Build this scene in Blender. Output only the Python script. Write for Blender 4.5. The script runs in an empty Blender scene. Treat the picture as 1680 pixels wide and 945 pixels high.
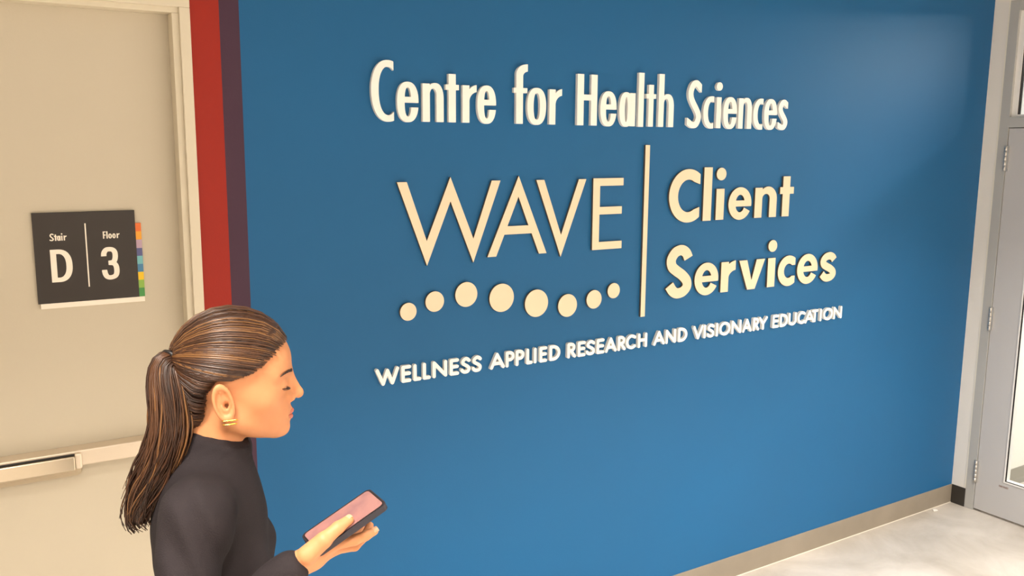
import bpy, math, random
import numpy as np
from mathutils import Matrix, Vector
random.seed(7)
rng = np.random.default_rng(7)
SC = bpy.context.scene
COL = SC.collection

# ------------------------------------------------------------------ camera
cam_d = bpy.data.cameras.new('camera')
cam = bpy.data.objects.new('camera', cam_d)
COL.objects.link(cam)
R = ((0.848900910, -0.078581910, 0.522677843),
     (-0.528506711, -0.139147346, 0.837447713),
     (0.006920994, -0.987148874, -0.159653376))
DW = 2.5402564          # camera to blue wall
HC = 1.85               # camera height
m = Matrix.Identity(4)
for i in range(3):
    m[i][0] = R[i][0]; m[i][1] = -R[i][1]; m[i][2] = -R[i][2]
m[0][3] = 0; m[1][3] = -DW; m[2][3] = HC
cam.matrix_world = m
cam_d.sensor_width = 36
cam_d.lens = 1450 / 1680 * 36
cam_d.clip_start = 0.05
SC.camera = cam

# ------------------------------------------------------------------ world, lamps, exposure
w = bpy.data.worlds.new('world'); SC.world = w; w.use_nodes = True
w.node_tree.nodes['Background'].inputs[0].default_value = (0.9, 0.95, 1.0, 1)
w.node_tree.nodes['Background'].inputs[1].default_value = 0.1
SC.view_settings.view_transform = 'Standard'
SC.view_settings.look = 'None'
SC.view_settings.gamma = 1
SC.view_settings.use_curve_mapping = False
SC.view_settings.exposure = 0.05

CEIL = 2.56
#        x,    y,     size_x, size_y, power, colour
PANELS = [(-0.15, -2.70, 0.26, 0.26, 42, 135, (1.0, 0.92, 0.82)),
          (3.10, -3.00, 0.40, 0.40, 62, 125, (1.0, 0.95, 0.87)),
          (-1.70, -4.0, 0.60, 0.60, 26, 125, (1.0, 0.92, 0.82)),
          (1.60, -4.1, 0.60, 0.60, 36, 125, (1.0, 0.95, 0.87)),
          (-0.10, -1.60, 0.26, 0.26, 20, 105, (1.0, 0.92, 0.82)),  # added fill lamp: brightens the lower stair door and the hair crown
          (1.65, -1.60, 0.26, 0.26, 24, 100, (1.0, 0.95, 0.87)),  # added fill lamp: brightens the lower blue wall and floor
          (3.25, -1.60, 0.26, 0.26, 36, 115, (1.0, 0.95, 0.87)),  # added fill lamp: brightens the right end of the corridor
          (5.3, -1.25, 0.60, 0.60, 100, 180, (1.0, 0.97, 0.92))]

# ------------------------------------------------------------------ helpers
def lin(c):
    return tuple((v/12.92 if v <= .04045 else ((v+.055)/1.055)**2.4) for v in c) + (1,)
def rgb(r, g, b): return lin((r/255, g/255, b/255))

def mat(name, col, rough=.5, metal=0, spec=.5, noise=None, bump=None, sss=0, emit=None, coat=0):
    """noise = (scale, second colour, contrast); bump = (scale, strength)"""
    M = bpy.data.materials.new(name); M.use_nodes = True
    nt = M.node_tree; b = nt.nodes['Principled BSDF']
    b.inputs['Base Color'].default_value = col
    b.inputs['Roughness'].default_value = rough
    b.inputs['Metallic'].default_value = metal
    b.inputs['Specular IOR Level'].default_value = spec
    if coat: b.inputs['Coat Weight'].default_value = coat
    if sss:
        b.inputs['Subsurface Weight'].default_value = sss
        b.inputs['Subsurface Radius'].default_value = (.012, .005, .003)
        b.inputs['Subsurface Scale'].default_value = 1
    if emit:
        b.inputs['Emission Color'].default_value = emit[0]
        b.inputs['Emission Strength'].default_value = emit[1]
    tc = nt.nodes.new('ShaderNodeTexCoord')
    if noise:
        n = nt.nodes.new('ShaderNodeTexNoise'); n.inputs['Scale'].default_value = noise[0]
        n.inputs['Detail'].default_value = 6
        cr = nt.nodes.new('ShaderNodeValToRGB')
        cr.color_ramp.elements[0].position = .5-noise[2]; cr.color_ramp.elements[1].position = .5+noise[2]
        cr.color_ramp.elements[0].color = noise[1]; cr.color_ramp.elements[1].color = col
        nt.links.new(tc.outputs['Object'], n.inputs['Vector'])
        nt.links.new(n.outputs['Fac'], cr.inputs['Fac'])
        nt.links.new(cr.outputs['Color'], b.inputs['Base Color'])
    if bump:
        n2 = nt.nodes.new('ShaderNodeTexNoise'); n2.inputs['Scale'].default_value = bump[0]
        n2.inputs['Detail'].default_value = 3
        bp = nt.nodes.new('ShaderNodeBump'); bp.inputs['Strength'].default_value = bump[1]
        bp.inputs['Distance'].default_value = .002
        nt.links.new(tc.outputs['Object'], n2.inputs['Vector'])
        nt.links.new(n2.outputs['Fac'], bp.inputs['Height'])
        nt.links.new(bp.outputs['Normal'], b.inputs['Normal'])
    return M

M_BLUE = mat('blue_wall_paint', rgb(26, 98, 150), .50, spec=.25, noise=(1.3, rgb(30, 95, 144), .3), bump=(220, .12))
M_RED = mat('red_wall_paint', rgb(158, 36, 20), .5, spec=.3, bump=(220, .12))
M_PURPLE = mat('purple_wall_paint', rgb(70, 44, 64), .5, spec=.3, bump=(220, .12))
M_CREAM = mat('cream_door_paint', rgb(206, 196, 176), .5, spec=.3, bump=(180, .1))
M_FRAME = mat('cream_frame_paint', rgb(222, 212, 190), .42, spec=.4, bump=(150, .05))
M_WHITE = mat('white_wall_paint', rgb(240, 235, 228), .6, bump=(220, .1))
M_GREY = mat('grey_door_paint', rgb(198, 196, 196), .42, spec=.4, bump=(150, .05))
M_GREYF = mat('grey_frame_paint', rgb(186, 185, 182), .42, spec=.4)
M_BASE = mat('taupe_vinyl_base', rgb(150, 139, 124), .45, noise=(6, rgb(140, 130, 116), .2))
M_BASE2 = mat('black_vinyl_base', rgb(50, 46, 42), .4)
M_BASE3 = mat('grey_vinyl_base', rgb(150, 146, 138), .5)
M_CEIL = mat('ceiling_tile', rgb(215, 213, 208), .8)
M_LETW = mat('white_acrylic', rgb(252, 250, 244), .35)
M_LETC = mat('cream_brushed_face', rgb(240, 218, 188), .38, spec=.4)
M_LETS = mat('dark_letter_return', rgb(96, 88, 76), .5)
M_STEEL = mat('brushed_steel', rgb(196, 184, 164), .24, metal=1, bump=(60, .03))
M_STEELD = mat('satin_rail', rgb(225, 210, 190), .38, metal=.45)
M_PLATE_SHADE = mat('shaded_tan_plate', rgb(192, 176, 150), .45, metal=.3)  # darker tan carries the shadow under the push bar
M_HINGE = mat('hinge_metal', rgb(214, 210, 204), .35, metal=.7)
M_BLACK = mat('black_plastic', rgb(28, 24, 24), .4)
M_SIGN = mat('dark_sign_panel', rgb(56, 50, 46), .45, spec=.4)
M_SIGNW = mat('white_sign_print', rgb(250, 240, 225), .5)
M_GLOW = mat('lit_diffuser', rgb(255, 250, 240), .5, emit=((1, .92, .8, 1), 3.0))

# concrete floor
M_FLOOR = mat('polished_concrete', rgb(206, 196, 180), .38, spec=.4)
nt = M_FLOOR.node_tree; b = nt.nodes['Principled BSDF']
tc = nt.nodes.new('ShaderNodeTexCoord')
n1 = nt.nodes.new('ShaderNodeTexNoise'); n1.inputs['Scale'].default_value = 2.6; n1.inputs['Detail'].default_value = 9
n1.inputs['Roughness'].default_value = .62; n1.inputs['Distortion'].default_value = .8
cr = nt.nodes.new('ShaderNodeValToRGB')
cr.color_ramp.elements[0].position = .34; cr.color_ramp.elements[0].color = rgb(190, 180, 168)
cr.color_ramp.elements[1].position = .66; cr.color_ramp.elements[1].color = rgb(222, 213, 203)
n2 = nt.nodes.new('ShaderNodeTexNoise'); n2.inputs['Scale'].default_value = 260; n2.inputs['Detail'].default_value = 2
mx = nt.nodes.new('ShaderNodeMix'); mx.data_type = 'RGBA'; mx.blend_type = 'MULTIPLY'; mx.inputs[0].default_value = .12
nt.links.new(tc.outputs['Object'], n1.inputs['Vector']); nt.links.new(tc.outputs['Object'], n2.inputs['Vector'])
nt.links.new(n1.outputs['Fac'], cr.inputs['Fac']); nt.links.new(cr.outputs['Color'], mx.inputs[6])
nt.links.new(n2.outputs['Color'], mx.inputs[7]); nt.links.new(mx.outputs[2], b.inputs['Base Color'])

# clear glazing: transparent with a fresnel gloss
M_GLASS = bpy.data.materials.new('clear_glass'); M_GLASS.use_nodes = True
nt = M_GLASS.node_tree; nt.nodes.clear()
o = nt.nodes.new('ShaderNodeOutputMaterial'); tr = nt.nodes.new('ShaderNodeBsdfTransparent')
tr.inputs[0].default_value = (.93, .95, .94, 1)
gl = nt.nodes.new('ShaderNodeBsdfGlossy'); gl.inputs['Roughness'].default_value = .02
fr = nt.nodes.new('ShaderNodeFresnel'); fr.inputs[0].default_value = 1.45
ms = nt.nodes.new('ShaderNodeMixShader')
nt.links.new(fr.outputs[0], ms.inputs[0]); nt.links.new(tr.outputs[0], ms.inputs[1])
nt.links.new(gl.outputs[0], ms.inputs[2]); nt.links.new(ms.outputs[0], o.inputs[0])

def obj(name, mesh, parent=None, loc=None):
    ob = bpy.data.objects.new(name, mesh); COL.objects.link(ob)
    if parent is not None: ob.parent = parent
    if loc is not None: ob.location = loc
    return ob
def tag(o, label=None, cat=None, group=None, kind=None):
    if label: o['label'] = label
    if cat: o['category'] = cat
    if group: o['group'] = group
    if kind: o['kind'] = kind
    return o
def empty(name, loc=(0, 0, 0), rz=0):
    e = bpy.data.objects.new(name, None); COL.objects.link(e)
    e.location = loc; e.rotation_euler = (0, 0, rz); e.empty_display_size = .05
    return e

class MB:
    """collects shapes into one mesh"""
    def __init__(s): s.v = []; s.f = []; s.m = []; s.sm = []
    def add(s, v, f, mi=0, smooth=False):
        n = len(s.v); s.v += [tuple(p) for p in v]
        for q in f: s.f.append(tuple(i+n for i in q)); s.m.append(mi); s.sm.append(smooth)
        return s
    def box(s, x0, x1, y0, y1, z0, z1, bev=0, mi=0):
        x0, x1 = sorted((x0, x1)); y0, y1 = sorted((y0, y1)); z0, z1 = sorted((z0, z1))
        if not bev:
            v = [(x, y, z) for x in (x0, x1) for y in (y0, y1) for z in (z0, z1)]
            f = [(0, 1, 3, 2), (4, 6, 7, 5), (0, 4, 5, 1), (2, 3, 7, 6), (0, 2, 6, 4), (1, 5, 7, 3)]
            return s.add(v, f, mi)
        import bmesh
        bm = bmesh.new(); bmesh.ops.create_cube(bm, size=1)
        for q in bm.verts:
            q.co = Vector(((x0+x1)/2+q.co.x*(x1-x0), (y0+y1)/2+q.co.y*(y1-y0), (z0+z1)/2+q.co.z*(z1-z0)))
        bmesh.ops.bevel(bm, geom=bm.edges[:], offset=bev, segments=2, profile=.5, affect='EDGES')
        bm.verts.index_update()
        s.add([q.co[:] for q in bm.verts], [[q.index for q in fc.verts] for fc in bm.faces], mi)
        bm.free(); return s
    def tube(s, pts, rads, n=8, mi=0, cap=True, smooth=True):
        pts = [np.array(p, float) for p in pts]; k = len(pts)
        if np.isscalar(rads): rads = [rads]*k
        T = [pts[min(i+1, k-1)]-pts[max(i-1, 0)] for i in range(k)]
        T = [t/max(np.linalg.norm(t), 1e-9) for t in T]
        a = np.array([0, 0, 1.]) if abs(T[0][2]) < .9 else np.array([1., 0, 0])
        u = np.cross(T[0], a); u /= np.linalg.norm(u)
        v = []; f = []
        for i in range(k):
            u = u-T[i]*np.dot(u, T[i]); u /= max(np.linalg.norm(u), 1e-9); q = np.cross(T[i], u)
            for j in range(n):
                t = 2*math.pi*j/n; v.append(pts[i]+rads[i]*(math.cos(t)*u+math.sin(t)*q))
        for i in range(k-1):
            for j in range(n):
                f.append((i*n+j, i*n+(j+1) % n, (i+1)*n+(j+1) % n, (i+1)*n+j))
        if cap: f.append(tuple(range(n-1, -1, -1))); f.append(tuple((k-1)*n+j for j in range(n)))
        return s.add(v, f, mi, smooth)
    def mesh(s, name, mats):
        me = bpy.data.meshes.new(name); me.from_pydata(s.v, [], s.f)
        for q in (mats if isinstance(mats, (list, tuple)) else [mats]): me.materials.append(q)
        me.polygons.foreach_set('material_index', s.m); me.polygons.foreach_set('use_smooth', s.sm)
        me.update(); return me
    def build(s, name, mats, parent=None, loc=None): return obj(name, s.mesh(name, mats), parent, loc)

def struct(name, mb, mats, parent=None):
    o = mb.build(name, mats, parent)
    if parent is None: o['kind'] = 'structure'
    return o

# ------------------------------------------------------------------ room shell
XR = 4.333     # right wall
XL, YF = -2.6, -4.6
XN = 8.0       # far end of the next room
struct('floor', MB().box(XL-.2, XN+.2, YF-.2, .15, -.12, 0), M_FLOOR)
struct('ceiling', MB().box(XL-.2, XN+.2, YF-.2, .15, CEIL, CEIL+.1), M_CEIL)
DX0, DX1, DZ = -.435, .560, 2.232      # left door opening in the back wall
wb = MB()
wb.box(XL-.2, DX0, 0, .15, 0, CEIL).box(DX0, DX1, 0, .15, DZ, CEIL).box(DX1, XR, 0, .15, 0, CEIL)
# white paint left of the red band: separate wall piece
wall_back = struct('wall_back', MB().box(DX1, XR+.06, 0, .15, 0, CEIL), M_BLUE)
struct('wall_back_left', MB().box(XL-.2, DX0, 0, .15, 0, CEIL).box(DX0, DX1, 0, .15, DZ, CEIL), M_WHITE)
MB().box(.555, .6385, -.0015, .003, .1, CEIL).build('painted_band', M_RED, wall_back)['label'] = 'red painted band'
MB().box(.6385, .6925, -.0012, .003, .1, CEIL).build('painted_band', M_PURPLE, wall_back)['label'] = 'dark purple painted band'
struct('wall_left', MB().box(XL-.2, XL, YF, 0, 0, CEIL), M_WHITE)
struct('wall_front', MB().box(XL-.2, XN+.2, YF-.2, YF, 0, CEIL), M_WHITE)
Y0, Y1, Y2, Y3 = -.079, -.124, -1.043, -1.088     # pilaster edge, frame edge, leaf end, frame end
wr = MB().box(XR, XR+.13, Y0, 0, 0, CEIL, bev=0).box(XR, XR+.13, Y0, Y3, 2.546, CEIL).box(XR, XR+.13, Y3, YF, 0, CEIL)
struct('wall_right', wr, M_WHITE)
struct('wall_beyond', MB().box(XR+.13, XN+.2, -.045, 0, 0, CEIL), M_WHITE)
struct('wall_beyond_end', MB().box(XN, XN+.2, YF, -.045, 0, CEIL), M_WHITE)

def base(x0, x1, y0, y1, name, M):
    return struct(name, MB().box(x0, x1, y0, y1, 0, .1, bev=.002), M)
base(.562, XR, -.004, .001, 'baseboard_back', M_BASE)
base(XR-.004, XR+.001, Y0+.001, -.004, 'baseboard_right', M_BASE2)
base(XR-.004, XR+.001, Y3, YF, 'baseboard_right_far', M_BASE)
base(XR+.13, XN, -.049, -.044, 'baseboard_beyond', M_BASE3)
base(XL, DX0, -.004, .001, 'baseboard_left', M_BASE)
struct('trim_1', MB().box(.562, XR-.004, -.0065, -.0035, 0, .0025), mat('white_caulk', rgb(235, 228, 214), .5))
struct('trim_2', MB().box(XR-.002, XR+.001, -.0795, -.0715, .1, CEIL, bev=.0006), mat('corner_bead', rgb(244, 238, 224), .4))

# ------------------------------------------------------------------ left stair door
d1 = empty('door_1', (.06, .05, 0)); d1['kind'] = 'structure'
def ch(mb, name, mats, parent, label=None):
    """mb is in world coordinates; parent is an unrotated empty"""
    o = parent; off = Vector((0, 0, 0))
    while o is not None: off += o.location; o = o.parent
    mb.v = [(x-off.x, y-off.y, z-off.z) for x, y, z in mb.v]
    r = mb.build(name, mats, parent)
    if label: r['label'] = label
    return r
ch(MB().box(-.405, .5300, .05, .095, .008, 2.205, bev=.001), 'door_leaf', M_CREAM, d1)
fr = MB()
# stepped frame: casing face, then the recessed stop
for (xa, xb) in ((.5320, .5595), (-.4345, -.407)):
    fr.box(xa, xb, -.015, .12, 0, 2.2045, bev=.0015)
for (xa, xb) in ((.5145, .5350), (-.410, -.3895)):
    fr.box(xa, xb, -.004, .0495, 0, 2.190, bev=.001)
fr.box(-.4345, .5595, -.015, .12, 2.2045, 2.2335, bev=.0015)
fr.box(-.410, .5350, -.004, .0495, 2.190, 2.2078, bev=.0015)
ch(fr, 'door_frame', M_FRAME, d1)
pb = empty('push_bar', (0, 0, 0)); pb.parent = d1
rail = MB().box(-.34, .462, -.003, .05, .9905, 1.0335, bev=.003)
ch(rail, 'rail', M_STEELD, pb)
ch(MB().box(-.29, .2065, -.0065, -.001, 1.0225, 1.0268), 'slot', M_BLACK, pb)
ch(MB().box(-.29, .2065, -.0165, .0, .9835, 1.0228, bev=.003), 'touch_bar', M_STEEL, pb)
ch(MB().box(.2065, .2245, -.013, .0, .985, 1.0285, bev=.005), 'end_cap', M_STEELD, pb)
ch(MB().box(-.3, .226, .018, .05, .955, .995, bev=.012), 'shaded_plate', M_PLATE_SHADE, pb)  # plate colour holds the shadow band under the touch bar
ch(MB().box(.22, .46, .028, .05, .981, .992, bev=.002), 'rail_shade_strip', M_PLATE_SHADE, pb)  # strip added as the shade band below the rail
ch(MB().box(.43, .475, -.006, .05, .985, 1.038, bev=.006), 'end_bracket', M_STEELD, pb)

# ------------------------------------------------------------------ right glazed door
d2 = empty('door_2', (XR, Y1, 0)); d2['kind'] = 'structure'
f = MB(); XF = XR-.003
for (a, c) in ((Y0, Y1), (Y2, Y3)): f.box(XF, XR+.14, a, c, 0, 2.546, bev=.0005)
f.box(XR+.048, XR+.09, Y1, Y1-.016, 0, 1.95).box(XR+.048, XR+.09, Y2, Y2+.016, 0, 1.95).box(XR+.048, XR+.09, Y1, Y2, 1.934, 1.95)
f.box(XF, XR+.14, Y1, Y2, 1.950, 2.000, bev=.001).box(XF, XR+.14, Y1, Y2, 2.497, 2.546, bev=.001)
ch(f, 'door_frame', M_GREYF, d2)
# leaf as a ring around the full lite
GL, GR, GB, GT = -.266, -.90, .196, 1.80
lf = MB()
ya, yb = Y1-.003, Y2+.003
XA, XB = XR+.001, XR+.045
lf.box(XA, XB, ya, GL, .012, 1.946).box(XA, XB, GR, yb, .012, 1.946)
lf.box(XA, XB, GL, GR, .012, GB).box(XA, XB, GL, GR, GT, 1.946)
ch(lf, 'door_leaf', M_GREY, d2)
bd = MB(); e = .006
for (x0, x1) in ((XA-.003, XA+.004), (XA+.007, XB)):
    bd.box(x0, x1, GL, GL-e, GB, GT).box(x0, x1, GR, GR+e, GB, GT)
    bd.box(x0, x1, GL-e, GR+e, GB, GB+e).box(x0, x1, GL-e, GR+e, GT-e, GT)
ch(bd, 'glazing_bead', mat('white_bead', rgb(245, 243, 240), .3), d2)
gk = MB(); g0 = GL-e; g1 = GR+e; k = .006
gk.box(XA+.001, XA+.0045, g0, g0-k, GB+e, GT-e).box(XA+.001, XA+.0045, g1, g1+k, GB+e, GT-e)
gk.box(XA+.001, XA+.0045, g0, g1, GB+e, GB+e+k*.6).box(XA+.001, XA+.0045, g0, g1, GT-e-k, GT-e)
ch(gk, 'gasket', M_BLACK, d2)
ch(MB().box(XA+.0045, XA+.0068, g0, g1, GB+e, GT-e), 'glass_pane', M_GLASS, d2)
# transom glazing with stops
st = MB()
st.box(XR+.012, XR+.04, Y1, Y1-.026, 2.0, 2.497).box(XR+.012, XR+.04, Y2, Y2+.026, 2.0, 2.497)
st.box(XR+.012, XR+.04, Y1-.026, Y2+.026, 2.0, 2.012).box(XR+.012, XR+.04, Y1-.026, Y2+.026, 2.485, 2.497)
ch(st, 'transom_stop', mat('white_stop', rgb(245, 243, 240), .4), d2)
ch(MB().box(XR+.018, XR+.036, Y1-.026, Y1-.031, 2.012, 2.485), 'transom_gasket', M_BLACK, d2)
ch(MB().box(XR+.024, XR+.030, Y1-.031, Y2+.026, 2.012, 2.485), 'transom_pane', M_GLASS, d2)
for (za, zb) in ((1.742, 1.862), (.950, 1.066), (.152, .266)):
    h = MB()
    n = 5; dz = (zb-za)/n
    for i in range(n):
        c = -.1245; r = .0046
        h.tube([(XF-.006, c, za+i*dz+.0006), (XF-.006, c, za+(i+1)*dz-.0006)], r, 12)
    h.box(XF-.003, XF+.002, c-.012, c+.010, za, zb)
    ch(h, 'hinge', M_HINGE, d2)
ch(MB().box(XA-.0008, XA+.001, -.245, -.292, .168, .177), 'scuffed_label', mat('worn_label', rgb(140, 112, 104), .6, noise=(160, rgb(176, 166, 162), .15)), d2)
# lever handle at the free side of the leaf
hd = MB().tube([(XA, -.985, .92), (XA-.055, -.985, .92), (XA-.06, -.975, .92), (XA-.06, -.87, .92)], .009, 10)
hd.tube([(XA, -.985, .92), (XA-.008, -.985, .92)], .027, 20)
ch(hd, 'lever_handle', M_STEEL, d2)

# small white chip on the floor
tag(MB().add([(0, 0, .0008), (.030, -.004, .0008), (.034, .012, .002), (.012, .016, .0035), (0, 0, .004), (.028, -.002, .005), (.03, .011, .005), (.012, .014, .006)],
      [(3, 2, 1, 0), (4, 5, 6, 7), (0, 1, 5, 4), (1, 2, 6, 5), (2, 3, 7, 6), (3, 0, 4, 7)]).build('paper_scrap', mat('white_paper', rgb(244, 240, 232), .6), None, (4.135, -.035, 0)),
    'tiny white paper scrap on the floor near the corner', 'scrap')

# ------------------------------------------------------------------ ceiling lights (the room's lamps and an added fill row)
for i, (x, y, sx, sy, p, spr, c) in enumerate(PANELS):
    t = empty('ceiling_light', (x, y, CEIL))
    t['category'] = 'ceiling light'
    t['label'] = ['square ceiling light panel behind the camera on the stair door side', 'square ceiling light panel behind the camera on the glazed door side',
                  'square ceiling light panel at the back left of the corridor', 'square ceiling light panel at the back middle of the corridor',
                  'added square fill light panel in front of the cream stair door', 'added square fill light panel in front of the raised lettering',
                  'added square fill light panel near the glazed door inside the corridor', 'square ceiling light panel in the room beyond the glazed door'][i]
    t['group'] = 'ceiling light panels'
    fm = MB(); a, b_ = sx/2, sy/2
    for q in ((-a-.02, -a, -b_-.02, b_+.02), (a, a+.02, -b_-.02, b_+.02), (-a, a, -b_-.02, -b_), (-a, a, b_, b_+.02)):
        fm.box(q[0], q[1], q[2], q[3], -.012, 0)
    fm.build('light_frame', M_CEIL, t)
    MB().box(-a, a, -b_, b_, -.006, 0).build('diffuser', M_GLOW, t)
    L = bpy.data.lights.new('panel_lamp', 'AREA'); L.shape = 'RECTANGLE'; L.size = sx; L.size_y = sy
    L.energy = p; L.color = c; L.spread = math.radians(spr)      # beam width, as from louvred troffers
    lo = bpy.data.objects.new('panel_lamp', L); COL.objects.link(lo); lo.parent = t; lo.location = (0, 0, -.012)

#LETTERS_START
# ------------------------------------------------------------------ lettering: outlines from implicit shapes
def g_rect(X, Y, x0, x1, y0, y1): return np.maximum(np.maximum(x0-X, X-x1), np.maximum(y0-Y, Y-y1))
def g_ell(X, Y, cx, cy, rx, ry, p=2.0):
    return ((np.abs((X-cx)/rx)**p+np.abs((Y-cy)/ry)**p)**(1/p)-1)*min(rx, ry)
def g_stroke(X, Y, pts, r, k=1.0, flat=True):
    """polyline pen stroke; k squeezes the pen horizontally"""
    Xs = X*k; P = [(a*k, b) for a, b in pts]; d = np.full_like(X, 9.)
    for (ax, ay), (bx, by) in zip(P[:-1], P[1:]):
        vx, vy = bx-ax, by-ay; L2 = vx*vx+vy*vy+1e-12
        t = np.clip(((Xs-ax)*vx+(Y-ay)*vy)/L2, 0, 1)
        d = np.minimum(d, np.hypot(Xs-ax-t*vx, Y-ay-t*vy))
    d = d-r
    if flat:
        for (ex, ey), (nx, ny) in ((P[0], P[1]), (P[-1], P[-2])):
            vx, vy = ex-nx, ey-ny; l = math.hypot(vx, vy)+1e-12
            h = ((Xs-ex)*vx+(Y-ey)*vy)/l
            near = np.hypot(Xs-ex, Y-ey)-1.3*r
            d = np.maximum(d, -np.maximum(-h, near))
    return d
def crom(P, n=10):
    P = [np.array(p, float) for p in P]; Q = [2*P[0]-P[1]]+P+[2*P[-1]-P[-2]]; out = []
    for i in range(1, len(Q)-2):
        a, b_, c, d = Q[i-1:i+3]
        for j in range(n):
            t = j/n
            out.append(tuple(.5*((2*b_)+(-a+c)*t+(2*a-5*b_+4*c-d)*t*t+(-a+3*b_-3*c+d)*t**3)))
    out.append(tuple(P[-1])); return out
def contours(f, x0, x1, y0, y1, h):
    nx = int((x1-x0)/h)+2; ny = int((y1-y0)/h)+2
    xs = x0+h*np.arange(nx); ys = y0+h*np.arange(ny)
    X, Y = np.meshgrid(xs, ys, indexing='ij'); V = f(X, Y)+1e-9
    ins = V < 0; nxt = {}
    c = ins[:-1, :-1]*1+ins[1:, :-1]*2+ins[1:, 1:]*4+ins[:-1, 1:]*8
    T = {1: [(3, 0)], 2: [(0, 1)], 3: [(3, 1)], 4: [(1, 2)], 5: [(3, 2), (1, 0)], 6: [(0, 2)], 7: [(3, 2)], 8: [(2, 3)], 9: [(2, 0)],
         10: [(0, 3), (2, 1)], 11: [(2, 1)], 12: [(1, 3)], 13: [(1, 0)], 14: [(0, 3)]}
    def key(i, j, e): return ((i, j, 0), (i+1, j, 1), (i, j+1, 0), (i, j, 1))[e]
    for i, j in zip(*np.nonzero((c > 0) & (c < 15))):
        for a, b_ in T[int(c[i, j])]: nxt[key(i, j, a)] = key(i, j, b_)
    def pos(k):
        i, j, d = k
        if d == 0: a, b_ = V[i, j], V[i+1, j]; return (xs[i]+h*a/(a-b_), ys[j])
        a, b_ = V[i, j], V[i, j+1]; return (xs[i], ys[j]+h*a/(a-b_))
    loops = []
    while nxt:
        s = next(iter(nxt)); L = []; k = s
        while k in nxt: L.append(pos(k)); k = nxt.pop(k)
        if len(L) > 4: loops.append(simplify(L, h*.09))
    return loops
def simplify(L, tol):
    P = np.array(L); n = len(P)
    a = 0; b_ = int(np.argmax(((P-P[0])**2).sum(1)))
    def dp(idx):
        st = [(0, len(idx)-1)]; keep = {0, len(idx)-1}
        while st:
            s, e = st.pop()
            if e-s < 2: continue
            A, B = P[idx[s]], P[idx[e]]; d = B-A; l = math.hypot(*d)+1e-12
            q = P[idx[s+1:e]]-A; dist = np.abs(q[:, 0]*d[1]-q[:, 1]*d[0])/l
            k = int(np.argmax(dist))
            if dist[k] > tol: k += s+1; keep.add(k); st += [(s, k), (k, e)]
        return [idx[i] for i in sorted(keep)]
    A = dp(list(range(a, b_+1))); B = dp(list(range(b_, n))+[0])
    return [tuple(P[i]) for i in A[:-1]+B[:-1]]

def letter_mesh(name, loops, t, mats, y_front):
    """extrude the outline loops (x, z) to thickness t with the front at y_front"""
    cu = bpy.data.curves.new('tmp', 'CURVE'); cu.dimensions = '2D'; cu.fill_mode = 'BOTH'; cu.extrude = t*50
    for L in loops:
        s = cu.splines.new('POLY'); s.points.add(len(L)-1)
        s.points.foreach_set('co', [q for p in L for q in (p[0]*100, p[1]*100, 0, 1)]); s.use_cyclic_u = True
    o = bpy.data.objects.new('tmp', cu); me = o.to_mesh().copy(); o.to_mesh_clear()
    bpy.data.objects.remove(o); bpy.data.curves.remove(cu)
    co = np.empty(len(me.vertices)*3); me.vertices.foreach_get('co', co); co = co.reshape(-1, 3)/100
    co = np.stack([co[:, 0], y_front+t/2-co[:, 2], co[:, 1]], 1)
    me.vertices.foreach_set('co', co.ravel()); me.name = name
    me.materials.clear()
    for q in mats: me.materials.append(q)
    me.update()
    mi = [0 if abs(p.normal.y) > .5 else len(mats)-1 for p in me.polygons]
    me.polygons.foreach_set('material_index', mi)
    me.polygons.foreach_set('use_smooth', [False]*len(mi))
    return me

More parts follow.
